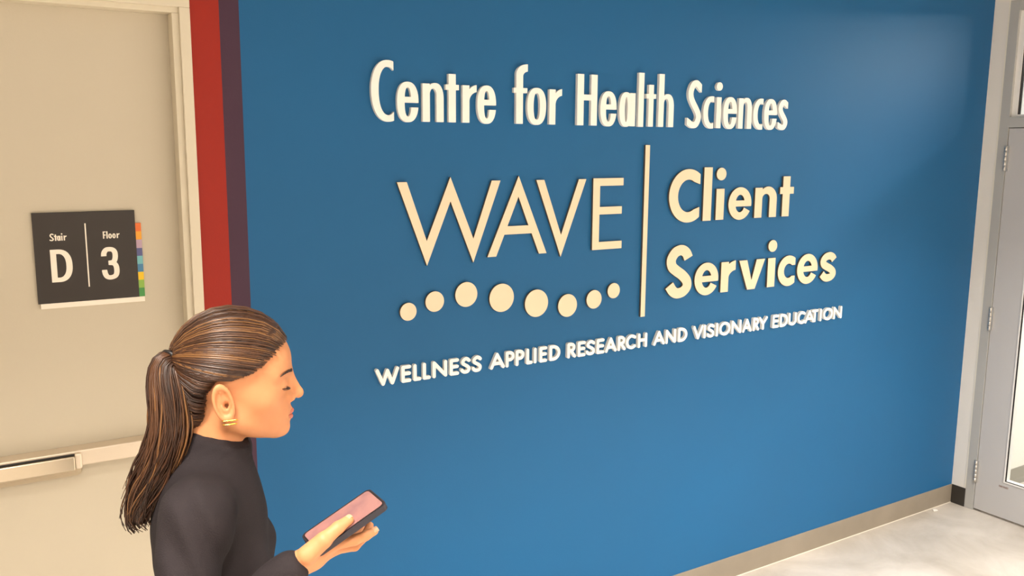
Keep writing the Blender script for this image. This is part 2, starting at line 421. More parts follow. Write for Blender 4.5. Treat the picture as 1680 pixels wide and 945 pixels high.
# style K: condensed bold; style G: geometric bold.  S = dict(b baseline, xh, cap, asc, tt, sv, sh, os, p)
def glyph(chr_, x0, x1, S, G=False, stem=None):
    b, xh, cap, asc, sv, sh, os_, p = (S[k] for k in ('b', 'xh', 'cap', 'asc', 'sv', 'sh', 'os', 'p'))
    w_ = x1-x0; K = not G
    def ring(X, Y, a, c, y0, y1, v=sv, h=sh, pp=p):
        cx, cy = (a+c)/2, (y0+y1)/2; rx, ry = (c-a)/2, (y1-y0)/2
        return np.maximum(g_ell(X, Y, cx, cy, rx, ry, pp), -g_ell(X, Y, cx, cy, rx-v, ry-h, pp))
    def arch(X, Y, xa, xb, top, rt, itop, iry, xi):
        """outer arch xa..xb under top, inner hole xi..xb-sv under itop"""
        rx = (xb-xa)/2; o_ = np.minimum(g_ell(X, Y, (xa+xb)/2, top-rt, rx, rt, p), g_rect(X, Y, xa, xb, b, top-rt))
        ia, ib = xi, xb-sv; irx = (ib-ia)/2
        i_ = np.minimum(g_ell(X, Y, (ia+ib)/2, itop-iry, irx, iry, 2), g_rect(X, Y, ia, ib, b-1, itop-iry))
        return np.maximum(o_, -i_)
    y0, y1 = b-os_, xh+os_
    if chr_ in 'Cc':
        top = cap+os_ if chr_ == 'C' else y1
        yc = (y0+top)/2; H = top-y0
        W = w_*((1.50 if chr_ == 'C' else 1.64) if K else 1.25)
        g = (.2135 if chr_ == 'C' else .178)*H
        sv_ = sv*.95; sh_ = S['shc']
        def f(X, Y):
            d = g_ell(X, Y, x0+W/2, yc, W/2, H/2, 2.2 if K else 2.0)
            d = np.maximum(d, -g_ell(X, Y, x0+W/2, yc, W/2-sv_, H/2-sh_, 2.2 if K else 2.0))
            if G: d = np.maximum(d, -np.maximum(x0+w_*.80-X, np.abs(Y-yc)-g-(x1-X)*(.31 if chr_ == 'C' else .0)))
            return np.maximum(d, X-x1)
    elif chr_ == 'e':
        yc = b+(xh-b)*.50; bt = b+(xh-b)*(.635 if K else .60); bb = b+(xh-b)*(.485 if K else .405)
        gb = b+(xh-b)*(.365 if K else 0)
        def f(X, Y):
            r = ring(X, Y, x0, x1, y0, y1)
            oe = g_ell(X, Y, (x0+x1)/2, (y0+y1)/2, w_/2, (y1-y0)/2, p)
            bar = np.maximum(g_rect(X, Y, x0+sv*.5, x1, bb, bt), oe)
            if K:
                rr = np.maximum(r, -g_rect(X, Y, x1-sv*1.15, x1+1, gb, bb))
            else:
                # slanted lower terminal
                px_, py_ = x0+w_*.72, b+(xh-b)*.345
                s_ = -.44; lineY = py_+(X-px_)*s_
                cut = np.maximum(np.maximum(x0+w_*.56-X, Y-bb), lineY-Y)
                rr = np.maximum(r, -cut)
            return np.minimum(rr, bar)
    elif chr_ == 'o':
        def f(X, Y): return ring(X, Y, x0, x1, y0, y1)
    elif chr_ == 'a':
        def f(X, Y):
            r = ring(X, Y, x0, x1-sv*.42, y0, y1)
            return np.minimum(r, g_rect(X, Y, x1-sv, x1, b, xh))
    elif chr_ in 'nh':
        top = xh if chr_ == 'n' else asc
        def f(X, Y):
            xa = x0+sv*.55
            a_ = arch(X, Y, xa, x1, y1, (xh-b)*.42, xh-sh*.85, (xh-b)*.16, x0+sv)
            a_ = np.maximum(a_, x0+sv*.5-X)
            return np.minimum(a_, g_rect(X, Y, x0, x0+sv, b, top))
    elif chr_ == 'r':
        def f(X, Y):
            cx = x1+w_*.10; rx = cx-(x0+sv*.5); irx = cx-(x0+sv)
            ry = (xh-b)*.42; iry = ry*.62; it = xh-sh*1.15; yb = it-iry
            o_ = np.minimum(g_ell(X, Y, cx, y1-ry, rx, ry), np.maximum(x0+sv*.5-X, Y-(y1-ry)))
            i_ = np.minimum(g_ell(X, Y, cx, yb, irx, iry), np.maximum(x0+sv-X, Y-yb))
            a_ = np.maximum(np.maximum(o_, -i_), np.maximum(X-x1, yb-Y))
            return np.minimum(a_, g_rect(X, Y, x0, x0+sv, b, xh))
    elif chr_ == 't':
        s0, s1 = stem
        def f(X, Y):
            ct = xh if K else xh
            return np.minimum(g_rect(X, Y, s0, s1, b, S['tt']), g_rect(X, Y, x0, x1, ct-S['cb'], ct))
    elif chr_ == 'f':
        s0, s1 = stem
        def f(X, Y):
            cx = x1+.003; top = asc+.0040; ry = .034; iry = .016; it = top-.0235
            st_ = g_rect(X, Y, s0, s1, b, top-ry)
            o_ = np.minimum(g_ell(X, Y, cx, top-ry, cx-s0, ry, 2.1), np.maximum(s0-X, Y-(top-ry)))
            i_ = np.minimum(g_ell(X, Y, cx, it-iry, cx-s1, iry, 2.0), np.maximum(s1-X, Y-(it-iry)))
            hk = np.maximum(np.maximum(o_, -i_), np.maximum(X-x1, it-iry-Y))
            st_ = np.minimum(st_, g_rect(X, Y, s0, s1, b, it-iry+.001))
            cb = g_rect(X, Y, x0, x1-.001, xh-S['cb'], xh)
            return np.minimum(np.minimum(st_, hk), cb)
    elif chr_ in 'Ss':
        top = cap+os_ if chr_ == 'S' else y1
        hh = S['ss']/2*(1.0 if chr_ == 'S' else .92); vv = sv/2*(1.0 if chr_ == 'S' else .93)
        k = hh/vv
        N = [(.97, .80), (.84, .93), (.60, 1.0), (.30, .955), (.10, .80), (.14, .64), (.36, .53), (.66, .42), (.90, .28), (.93, .14), (.74, .03), (.45, .0), (.22, .06), (.03, .20)]
        if K: N = [(1.26, .86), (1.10, .90), (.90, .955), (.66, 1.0), (.34, .955), (.13, .81), (.15, .67), (.36, .54), (.66, .41), (.92, .27), (.94, .15), (.72, .025), (.42, .0), (.18, .025), (-.06, .07), (-.22, .10)]
        xa, xb, ya, yb = x0+vv*(.75 if G else .75), x1-vv*(.85 if G else .80), y0+hh, top-hh
        pts = crom([(xa+(xb-xa)*u, ya+(yb-ya)*v) for u, v in N], 12)
        def f(X, Y):
            d = g_stroke(X, Y, pts, hh, k, G)
            if G: return d
            mid = (y0+top)/2; q = (top-y0)*.2
            return np.maximum(d, np.maximum(np.minimum(x0-X, mid-q-Y), np.minimum(X-x1, Y-mid-q)))
    elif chr_ == '3':
        hh = sh/2; k = sh/sv
        xa, xb, ya, yb = x0+sv/2, x1-sv/2, b+hh, cap-hh; my = (ya+yb)/2+.0015
        def q(L): return [(xa+(xb-xa)*u, v) for u, v in L]
        H = yb-ya
        up = crom(q([(0, yb-H*.24), (.04, yb-H*.12), (.22, yb-H*.02), (.5, yb), (.78, yb-H*.03), (.93, yb-H*.13), (.93, yb-H*.31), (.78, my+H*.03), (.42, my)]), 6)
        lo = crom(q([(.42, my), (.80, my-H*.03), (.98, yb-H*.62), (1.0, ya+H*.18), (.86, ya+H*.05), (.5, ya), (.2, ya+H*.03), (.05, ya+H*.13), (.0, ya+H*.24)]), 6)
        xm = xa+(xb-xa)*.34
        def f(X, Y):
            d = np.minimum(g_stroke(X, Y, up, hh, k, False), g_stroke(X, Y, lo, hh, k, False))
            d = np.maximum(d, -np.maximum(X-xm, np.abs(Y-my)-hh*1.6))
            d = np.maximum(d, -np.maximum(X-(x0+sv*1.3), np.abs(Y-my)-(yb-H*.24-my)))
            return d
    elif chr_ == 'D':
        def f(X, Y):
            cy = (b+cap)/2
            def sh_(a, c, y0_, y1_, xm):
                return np.minimum(g_rect(X, Y, a, xm, y0_, y1_), np.maximum(g_ell(X, Y, xm, cy, c-xm, (y1_-y0_)/2, 2.35), xm-1e-6-X))
            xm = x0+w_*.36
            return np.maximum(sh_(x0, x1, b, cap, xm), -sh_(x0+sv, x1-sv*1.05, b+sh, cap-sh, xm))
    hres = max(min(sv/34, .0012), .00012)
    ptop = max(cap, asc)+.01
    return contours(f, x0-3*hres-.4*sv, x1+3*hres+.4*sv, b-os_-.01*(sv > .006)-4*hres, ptop, hres)

def rect_loop(x0, x1, y0, y1): return [[(x0, y0), (x1, y0), (x1, y1), (x0, y1)]]
def disc_loop(cx, cy, rx, ry=None, n=48):
    ry = ry or rx
    return [[(cx+rx*math.cos(2*math.pi*i/n), cy+ry*math.sin(2*math.pi*i/n)) for i in range(n)]]

def place(name, loops, t, mats, label, cat, group, parts=None):
    """raised piece fixed on the blue wall; origin at its lower left on the wall"""
    xs = [p[0] for L in (loops or [q for _, l in parts for q in l]) for p in L]
    zs = [p[1] for L in (loops or [q for _, l in parts for q in l]) for p in L]
    ox, oz = min(xs), min(zs)
    sh_ = lambda LL: [[(p[0]-ox, p[1]-oz) for p in L] for L in LL]
    if parts:
        r = empty(name, (ox, -.0002, oz))
        for pn, l in parts: obj(pn, letter_mesh(pn, sh_(l), t, mats, -t), r)
    else:
        r = obj(name, letter_mesh(name, sh_(loops), t, mats, -t), None, (ox, -.0002, oz))
    return tag(r, label, cat, group)
ORD = ['first', 'second', 'third', 'fourth', 'fifth', 'sixth', 'seventh', 'eighth', 'ninth', 'tenth']

# top line
SK = dict(b=1.9200, xh=2.0372, cap=2.0935, asc=2.1105, tt=2.0700, cb=.0165, sv=.0250, sh=.0172, shc=.0200, os=.0025, p=2.35, ss=.0235)
TK = .0125
TOP = [('Centre', [('C', 1.0743, 1.1480), ('e', 1.1590, 1.2314), ('n', 1.2455, 1.3188), ('t', 1.3263, 1.3738, 1.3368, 1.3624), ('r', 1.3868, 1.4384), ('e', 1.4412, 1.5113)]),
       ('for', [('f', 1.5797, 1.6336, 1.5890, 1.6155), ('o', 1.6330, 1.7087), ('r', 1.7222, 1.7735)]),
       ('Health', [('H', 1.8385, 1.9243), ('e', 1.9390, 2.0115), ('a', 2.0243, 2.0972), ('l', 2.1112, 2.1360), ('t', 2.1478, 2.1938, 2.1592, 2.1822), ('h', 2.2073, 2.2813)]),
       ('Sciences', [('S', 2.3495, 2.4192), ('c', 2.4318, 2.4854), ('i', 2.5000, 2.5243), ('e', 2.5368, 2.6102), ('n', 2.6191, 2.6923), ('c', 2.7015, 2.7556), ('e', 2.7632, 2.8365), ('s', 2.8440, 2.8992)])]
for word, L in TOP:
    for i, g in enumerate(L):
        c, x0, x1 = g[:3]; lab = f'white raised letter {c}, {ORD[i]} letter of the word {word} in the top line'
        grp = 'white letters of the top line'; parts = None; S = dict(SK)
        if c == 'C': S['cap'] = 2.0985; S['sv'] = .0255
        if c == 'H':
            y0, y1, a, b_ = 1.9197, 2.0938, .0275, .0265
            lp = [[(x0, y0), (x0+a, y0), (x0+a, 2.0055), (x1-b_, 2.0055), (x1-b_, y0), (x1, y0), (x1, y1), (x1-b_, y1), (x1-b_, 2.0250), (x0+a, 2.0250), (x0+a, y1), (x0, y1)]]
        elif c == 'l': lp = rect_loop(x0, x1, 1.9188, 2.1105)
        elif c == 'i': lp = None; parts = [('stem', rect_loop(x0, x1, S['b'], S['xh'])), ('dot', disc_loop((x0+x1)/2, 2.0776, .0158))]
        else: lp = glyph(c, x0, x1, S, False, g[3:] or None)
        place('raised_letter', lp, TK, [M_LETW], lab, 'letter', grp, parts)

# large thin capitals (polygons), divider bar, discs
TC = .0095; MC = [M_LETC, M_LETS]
WAVE = [('W', [[(1.1556, 1.7335), (1.1895, 1.7335), (1.2572, 1.5450), (1.3434, 1.7478), (1.4282, 1.5441), (1.4976, 1.7335), (1.5315, 1.7335), (1.4278, 1.4650), (1.3432, 1.6696), (1.2573, 1.4650)]], 'first letter above the row of discs'),
        ('A', [[(1.6032, 1.7480), (1.4818, 1.4795), (1.5160, 1.4795), (1.5478, 1.5518), (1.6572, 1.5518), (1.6882, 1.4795), (1.7202, 1.4795)], [(1.6028, 1.6781), (1.5596, 1.5797), (1.6438, 1.5797)]], 'second letter above the row of discs'),
        ('V', [[(1.6744, 1.7330), (1.7070, 1.7330), (1.7803, 1.5404), (1.8535, 1.7330), (1.8862, 1.7330), (1.7800, 1.4628)]], 'third letter above the row of discs'),
        ('E', [[(1.9175, 1.7351), (2.0544, 1.7351), (2.0544, 1.7080), (1.9483, 1.7080), (1.9483, 1.6327), (2.0496, 1.6327), (2.0496, 1.6055), (1.9476, 1.6055), (1.9476, 1.5063), (2.0527, 1.5063), (2.0527, 1.4785), (1.9175, 1.4785)]], 'fourth letter, nearest the bar')]
for c, lp, pos in WAVE:
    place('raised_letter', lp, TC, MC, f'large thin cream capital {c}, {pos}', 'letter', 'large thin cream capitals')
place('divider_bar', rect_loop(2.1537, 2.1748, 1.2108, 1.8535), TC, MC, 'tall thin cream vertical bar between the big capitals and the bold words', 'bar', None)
DOTS = [(1.1896, 1.3214, .0579), (1.2843, 1.3463, .0672), (1.4014, 1.3599, .0832), (1.5387, 1.3369, .0970), (1.6810, 1.3055, .0967), (1.8142, 1.2856, .0822), (1.9322, 1.2975, .0682), (2.0221, 1.3223, .0568)]
DL = ['small cream disc at the far left end of the row', 'cream disc second from the left in the row', 'cream disc third from the left, highest in the row',
      'largest cream disc, fourth from the left in the row', 'large cream disc fifth from the left in the row', 'cream disc sixth from the left, lowest in the row',
      'cream disc second from the right in the row', 'smallest cream disc at the right end of the row, nearest the bar']
for (x, z, d), l in zip(DOTS, DL):
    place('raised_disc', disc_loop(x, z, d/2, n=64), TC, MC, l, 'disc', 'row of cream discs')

SG = dict(b=1.5640, xh=1.6858, cap=1.7600, asc=1.7700, tt=1.7300, cb=.0282, sv=.0420, sh=.0300, shc=.0400, os=.0042, p=2.0, ss=.040)
S2 = dict(SG, b=1.2705, xh=1.3925, cap=1.4700, asc=1.4740, tt=1.43)
BOLD = [('Client', SG, [('C', 2.2762, 2.4335), ('l', 2.4530, 2.4963), ('i', 2.5220, 2.5650), ('e', 2.5899, 2.7183), ('n', 2.7380, 2.8655), ('t', 2.8835, 2.9662, 2.9000, 2.9424)]),
        ('Services', S2, [('S', 2.2727, 2.4104), ('e', 2.4237, 2.5519), ('r', 2.5663, 2.6465), ('v', 0, 0), ('i', 2.8342, 2.8785), ('c', 2.8963, 3.0018), ('e', 3.0156, 3.1466), ('s', 3.1605, 3.2715)])]
for word, S, L in BOLD:
    for i, g in enumerate(L):
        c, x0, x1 = g[:3]; lab = f'bold cream raised letter {c}, {ORD[i]} letter of the word {word} right of the bar'
        parts = None; Q = dict(S)
        if c == 'l': lp = rect_loop(x0, x1, 1.5628, 1.7700)
        elif c == 'i': lp = None; parts = [('stem', rect_loop(x0, x1, Q['b'], Q['xh'])), ('dot', disc_loop((x0+x1)/2+.0015, (1.7435 if word == 'Client' else 1.4430), .0262, .0246))]
        elif c == 'v': lp = [[(2.6661, 1.3925), (2.7116, 1.3925), (2.7409, 1.3078), (2.7664, 1.3925), (2.8158, 1.3925), (2.7618, 1.2700), (2.7180, 1.2700)]]
        else:
            if c == 'e': Q['sv'] = .0385
            if c == 'c': Q['sv'] = .0395; Q['shc'] = .0345
            if c == 'C': Q['sv'] = .0475
            if c == 'S': Q['sv'] = .046
            if c == 's': Q['sv'] = .038; Q['ss'] = .036
            lp = glyph(c, x0, x1, Q, True, g[3:] or None)
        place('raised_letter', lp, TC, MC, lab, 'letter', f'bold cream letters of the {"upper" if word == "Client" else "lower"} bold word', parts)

# bottom line: rounded pen strokes
def arc(cx, cy, rx, ry, a0, a1, n=14): return [(cx+rx*math.cos(math.radians(a0+(a1-a0)*i/n)), cy+ry*math.sin(math.radians(a0+(a1-a0)*i/n))) for i in range(n+1)]
PEN = {'W': [[(0, 1), (.28, 0), (.50, .93), (.74, 0), (1, 1)]], 'E': [[(1, 1), (0, 1), (0, 0), (1, 0)], [(0, .52), (.96, .52)]], 'L': [[(0, 1), (0, 0), (1, 0)]],
       'N': [[(0, 0), (0, 1), (1, 0), (1, 1)]], 'A': [[(0, 0), (.47, 1), (1, 0)], [(.17, .30), (.83, .30)]], 'I': [[(.5, 0), (.5, 1)]],
       'P': [[(0, 0), (0, 1), (.5, 1)]+arc(.5, .73, .5, .27, 90, -90)+[(0, .46)]], 'D': [[(0, 0), (0, 1), (.32, 1)]+arc(.32, .5, .68, .5, 90, -90)+[(0, 0)]],
       'R': [[(0, 0), (0, 1), (.42, 1)]+arc(.42, .74, .46, .26, 90, -90)+[(0, .48)], [(.38, .48), (1, 0)]], 'H': [[(0, 0), (0, 1)], [(1, 0), (1, 1)], [(0, .52), (1, .52)]],
       'C': [arc(.58, .5, .58, .5, 48, 312, 24)], 'V': [[(0, 1), (.5, 0), (1, 1)]], 'O': [arc(.5, .5, .5, .5, 0, 360, 36)],
       'Y': [[(0, 1), (.5, .46), (1, 1)], [(.5, .46), (.5, 0)]], 'U': [[(0, 1), (0, .34)]+arc(.5, .34, .5, .34, 180, 360)+[(1, 1)]], 'T': [[(0, 1), (1, 1)], [(.5, 1), (.5, 0)]],
       'S': [crom([(.98, .86), (.75, .98), (.45, .99), (.16, .86), (.14, .68), (.40, .55), (.72, .44), (.96, .27), (.85, .06), (.5, .0), (.2, .04), (0, .18)], 5)]}
LOW = [('WELLNESS', [('W', 1.0722, 1.1535), ('E', 1.1612, 1.1958), ('L', 1.2036, 1.2318), ('L', 1.2374, 1.2661), ('N', 1.2730, 1.3270), ('E', 1.3365, 1.3716), ('S', 1.3771, 1.4160), ('S', 1.4202, 1.4597)]),
       ('APPLIED', [('A', 1.4921, 1.5506), ('P', 1.5545, 1.5899), ('P', 1.5950, 1.6307), ('L', 1.6388, 1.6651), ('I', 1.6697, 1.6825), ('E', 1.6941, 1.7267), ('D', 1.7365, 1.7837)]),
       ('RESEARCH', [('R', 1.8147, 1.8535), ('E', 1.8610, 1.8960), ('S', 1.8975, 1.9399), ('E', 1.9465, 1.9822), ('A', 1.9865, 2.0404), ('R', 2.0457, 2.0838), ('C', 2.0848, 2.1346), ('H', 2.1428, 2.1883)]),
       ('AND', [('A', 2.2198, 2.2777), ('N', 2.2814, 2.3348), ('D', 2.3460, 2.3942)]),
       ('VISIONARY', [('V', 2.4250, 2.4795), ('I', 2.4812, 2.4940), ('S', 2.5000, 2.5417), ('I', 2.5482, 2.5628), ('O', 2.5679, 2.6304), ('N', 2.6370, 2.6933), ('A', 2.7000, 2.7540), ('R', 2.7612, 2.7983), ('Y', 2.7955, 2.8475)]),
       ('EDUCATION', [('E', 2.8780, 2.9174), ('D', 2.9235, 2.9728), ('U', 2.9767, 3.0272), ('C', 3.0342, 3.0845), ('A', 3.0806, 3.1420), ('T', 3.1248, 3.1658), ('I', 3.1673, 3.1911), ('O', 3.2004, 3.2644), ('N', 3.2690, 3.3268)])]
for wi, (word, L) in enumerate(LOW):
    for i, (c, x0, x1) in enumerate(L):
        r = .0058; xa, xb, ya, yb = x0+r, x1-r, 1.0912+r, 1.1478-r
        if c == 'I': xa = xb = (x0+x1)/2
        if c == 'T' and word == 'EDUCATION': xa, xb = 3.1310, 3.1608
        if c == 'I' and word == 'EDUCATION': xa = xb = 3.184
        ps = [[(xa+(xb-xa)*u, ya+(yb-ya)*v) for u, v in s] for s in PEN[c]]
        def f(X, Y):
            d = np.full_like(X, 9.)
            for s in ps: d = np.minimum(d, g_stroke(X, Y, s, r, 1, False))
            return d
        lp = contours(f, x0-.009, x1+.009, 1.0850, 1.1540, .0007)
        place('raised_letter', lp, TK, [M_LETW], f'small white raised capital {c}, {ORD[i]} letter of the word {word} in the bottom line', 'letter', 'small white capitals of the bottom line')

# ------------------------------------------------------------------ stair sign on the left door
sg = empty('stair_sign', (.277, .05, 1.4155))
tag(sg, 'dark grey stair and floor sign with coloured tabs on the cream door', 'sign')
ch(MB().box(.1532, .4006, .0435, .0475, 1.4297, 1.6685, bev=.0004), 'panel', M_SIGN, sg)
TABS = [(236, 118, 52), (240, 166, 50), (186, 158, 178), (88, 92, 140), (116, 184, 190), (70, 128, 168), (240, 198, 34), (142, 184, 78), (72, 150, 76)]
tz = [1.6328, 1.6103, 1.5877, 1.5643, 1.5426, 1.5203, 1.4984, 1.4765, 1.4541, 1.4300]
TL = ['orange tab', 'amber tab', 'lilac tab', 'indigo tab', 'pale teal tab', 'blue tab', 'yellow tab', 'light green tab', 'green tab']
for i in range(9):
    ch(MB().box(.398, .4152, .0448, .0490, tz[i+1], tz[i]), 'colour_tab', mat('tab_colour', rgb(*TABS[i]), .5), sg, TL[i])
ch(MB().box(.1588, .4145, .0440, .0492, 1.4160, 1.4296, bev=.0003), 'white_strip', M_SIGNW, sg)
ch(MB().box(.2752, .2784, .0428, .0437, 1.4675, 1.6374), 'divider_line', M_SIGNW, sg)
def sign_char(c, x0, x1, b_, xh, cap, sv, sh, stem=None, asc=None):
    S = dict(b=b_, xh=xh, cap=cap, asc=asc or cap, tt=xh+(cap-xh)*.6, cb=sh, sv=sv, sh=sh, shc=sh, os=(cap-b_)*.012, p=2.2, ss=sh*1.15)
    if c == 'l': lp = rect_loop(x0, x1, b_, cap)
    elif c == 'i': lp = rect_loop(x0, x1, b_, xh)+disc_loop((x0+x1)/2, cap-sv*.55, sv*.62, n=16)
    elif c == 'F': lp = [[(x0, b_), (x0+sv, b_), (x0+sv, b_+(cap-b_)*.42), (x1-.0006, b_+(cap-b_)*.42), (x1-.0006, b_+(cap-b_)*.57), (x0+sv, b_+(cap-b_)*.57), (x0+sv, cap-sh), (x1, cap-sh), (x1, cap), (x0, cap)]]
    else: lp = glyph(c, x0, x1, S, False, stem)
    me = letter_mesh('character', [[(p[0]-sg.location.x, p[1]-sg.location.z) for p in q] for q in lp], .0008, [M_SIGNW], .0428-sg.location.y)
    obj('character', me, sg)
for g in (('S', .1908, .2008, None), ('t', .2012, .2078, (.2032, .2064)), ('a', .2078, .2166, None), ('i', .2182, .2213, None), ('r', .2238, .2309, None)):
    sign_char(g[0], g[1], g[2], 1.5945, 1.6072, 1.6135, .0031, .0024, g[3])
for g in (('F', .3184, .3258, None), ('l', .3270, .3302, None), ('o', .3318, .3403, None), ('o', .3416, .3499, None), ('r', .3524, .3596, None)):
    sign_char(g[0], g[1], g[2], 1.5945, 1.6072, 1.6138, .0031, .0024, g[3])
sign_char('D', .1892, .2402, 1.4852, 1.54, 1.5714, .0140, .0118)
sign_char('3', .3104, .3538, 1.4828, 1.54, 1.5714, .0133, .0118)
#LETTERS_END
#PERSON
# ------------------------------------------------------------------ the walking woman: surfaces grown from distance fields
def smin(a, b, k):
    h = np.clip(.5+.5*(b-a)/k, 0, 1); return b+(a-b)*h-k*h*(1-h)
def smax(a, b, k): return -smin(-a, -b, k)
def sph(P, c, r): return np.sqrt((P[0]-c[0])**2+(P[1]-c[1])**2+(P[2]-c[2])**2)-r
def ell(P, c, r):
    x, y, z = P[0]-c[0], P[1]-c[1], P[2]-c[2]
    k0 = np.sqrt((x/r[0])**2+(y/r[1])**2+(z/r[2])**2); k1 = np.sqrt((x/r[0]**2)**2+(y/r[1]**2)**2+(z/r[2]**2)**2)+1e-9
    return k0*(k0-1)/k1
def cone(P, a, b, ra, rb):
    d = [b[i]-a[i] for i in range(3)]; L = sum(q*q for q in d)+1e-9
    t = np.clip(((P[0]-a[0])*d[0]+(P[1]-a[1])*d[1]+(P[2]-a[2])*d[2])/L, 0, 1)
    return np.sqrt((P[0]-a[0]-t*d[0])**2+(P[1]-a[1]-t*d[1])**2+(P[2]-a[2]-t*d[2])**2)-(ra+(rb-ra)*t)
def nets(f, lo, hi, h, chunk=40):
    """naive surface nets over a box"""
    n = [int((hi[i]-lo[i])/h)+2 for i in range(3)]
    ax = [np.float32(lo[i])+np.float32(h)*np.arange(n[i], dtype=np.float32) for i in range(3)]
    V = np.empty(n, np.float32)
    for s in range(0, n[0], chunk):
        X, Y, Z = np.meshgrid(ax[0][s:s+chunk], ax[1], ax[2], indexing='ij'); V[s:s+chunk] = f((X, Y, Z))
    I = V < 0
    c = np.zeros([q-1 for q in n], np.int8)
    for i in (0, 1):
        for j in (0, 1):
            for k in (0, 1): c += I[i:n[0]-1+i, j:n[1]-1+j, k:n[2]-1+k]
    act = np.argwhere((c > 0) & (c < 8)); idx = -np.ones(c.shape, np.int64); idx[tuple(act.T)] = np.arange(len(act))
    S = np.zeros((len(act), 3)); W = np.zeros(len(act))
    for a in range(3):
        o = [q for q in range(3) if q != a]
        for u in (0, 1):
            for v in (0, 1):
                p = act.copy(); p[:, o[0]] += u; p[:, o[1]] += v; q = p.copy(); q[:, a] += 1
                va, vb = V[tuple(p.T)], V[tuple(q.T)]; m_ = (va < 0) != (vb < 0)
                t = np.where(m_, va/(va-vb+1e-12), 0)
                pos = p.astype(float); pos[:, a] += t
                S += pos*m_[:, None]; W += m_
    verts = S/W[:, None]*h+np.array(lo)
    F = []
    for a in range(3):
        b_, d = (a+1) % 3, (a+2) % 3
        sl0 = [slice(None)]*3; sl1 = [slice(None)]*3; sl0[a] = slice(0, -1); sl1[a] = slice(1, None)
        e = I[tuple(sl0)] != I[tuple(sl1)]
        p = np.argwhere(e); p = p[(p[:, b_] > 0) & (p[:, d] > 0) & (p[:, b_] < n[b_]-1) & (p[:, d] < n[d]-1)]
        flip = I[tuple(p.T)]
        def at(u, v):
            q = p.copy(); q[:, b_] -= u; q[:, d] -= v; return idx[tuple(q.T)]
        Q = np.stack([at(1, 1), at(0, 1), at(0, 0), at(1, 0)], 1)
        Q[~flip] = Q[~flip][:, ::-1]; F.append(Q)
    F = np.concatenate(F); F = F[(F >= 0).all(1)]
    return verts, F
def mesh_np(name, parts, mats, mids=None):
    me = bpy.data.meshes.new(name); vs = []; fs = []; mi = []; n = 0
    for i, (v, f) in enumerate(parts):
        vs.append(np.asarray(v)); fs += [tuple(int(x)+n for x in q) for q in f]; n += len(v); mi += [(mids[i] if mids else 0)]*len(f)
    me.from_pydata(np.concatenate(vs).tolist(), [], fs)
    for q in mats: me.materials.append(q)
    me.polygons.foreach_set('use_smooth', [True]*len(fs)); me.polygons.foreach_set('material_index', mi); me.update()
    return me

M_SKIN = mat('skin', rgb(214, 148, 102), .5, spec=.35, sss=.10, noise=(30, rgb(206, 138, 94), .3))
M_SWEAT = mat('black_knit', rgb(44, 38, 40), .85, spec=.2, bump=(500, .5), noise=(12, rgb(38, 33, 35), .2))
M_TROU = mat('dark_trousers', rgb(30, 30, 36), .8, bump=(500, .3))
M_SHOE = mat('black_shoe', rgb(24, 22, 22), .4)
M_SOLE = mat('white_sole', rgb(220, 216, 208), .6)
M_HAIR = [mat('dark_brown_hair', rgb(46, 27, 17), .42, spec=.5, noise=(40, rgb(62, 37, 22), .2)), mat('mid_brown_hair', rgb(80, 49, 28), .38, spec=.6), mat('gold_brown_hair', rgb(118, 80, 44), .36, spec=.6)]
M_LIP = mat('lip_skin', rgb(196, 112, 92), .4)
M_GOLD = mat('gold', rgb(250, 200, 90), .2, metal=1)

PX, PY, PYAW = .3345, -1.0215, math.radians(-20)
HO = np.array([.0364, .0067, 1.4225])                 # ear height, middle of the head
hp, hy = math.radians(6), math.radians(5)
cp, sp, cy_, sy_ = math.cos(hp), math.sin(hp), math.cos(hy), math.sin(hy)
HM = np.array([[cy_, -sy_, 0], [sy_, cy_, 0], [0, 0, 1]]) @ np.array([[cp, 0, sp], [0, 1, 0], [-sp, 0, cp]])
HS = 1.0
def to_head(P):
    q = [P[i]-HO[i] for i in range(3)]
    return tuple((HM[0][i]*q[0]+HM[1][i]*q[1]+HM[2][i]*q[2])/HS for i in range(3))
def from_head(v): return (np.asarray(v)*HS) @ HM.T+HO

def skull(Q):
    d = ell(Q, (-.003, 0, .052), (.089, .071, .088))
    return smin(d, ell(Q, (.042, 0, .060), (.056, .062, .058)), .02)
def ear(Q, s):
    x = Q[0]+.010; y = s*Q[1]-.072; z = Q[2]-.004
    y = y+.22*x; x = x+.25*z            # flare outwards, lean back
    r = np.sqrt((x/.0145)**2+(z/.0280)**2)+1e-6
    rim = np.hypot((r-1)*.0180, y-.006)-.0036
    body = np.maximum(np.abs(y-.001)-.0028, (r-1)*.0155)
    lobe = np.sqrt((x-.004)**2+(y-.002)**2+(z+.026)**2)-.0065
    conch = np.sqrt((x-.004)**2+(y-.006)**2+((z+.006)*.8)**2)-.0068
    anti = np.hypot((np.sqrt(((x-.002)/.008)**2+((z-.004)/.018)**2+1e-9)-1)*.010, y-.004)-.0024
    d = smin(smin(rim, body, .003), lobe, .004); d = smax(d, -conch, .003); d = smin(d, np.maximum(anti, -x-.004), .002)
    return d
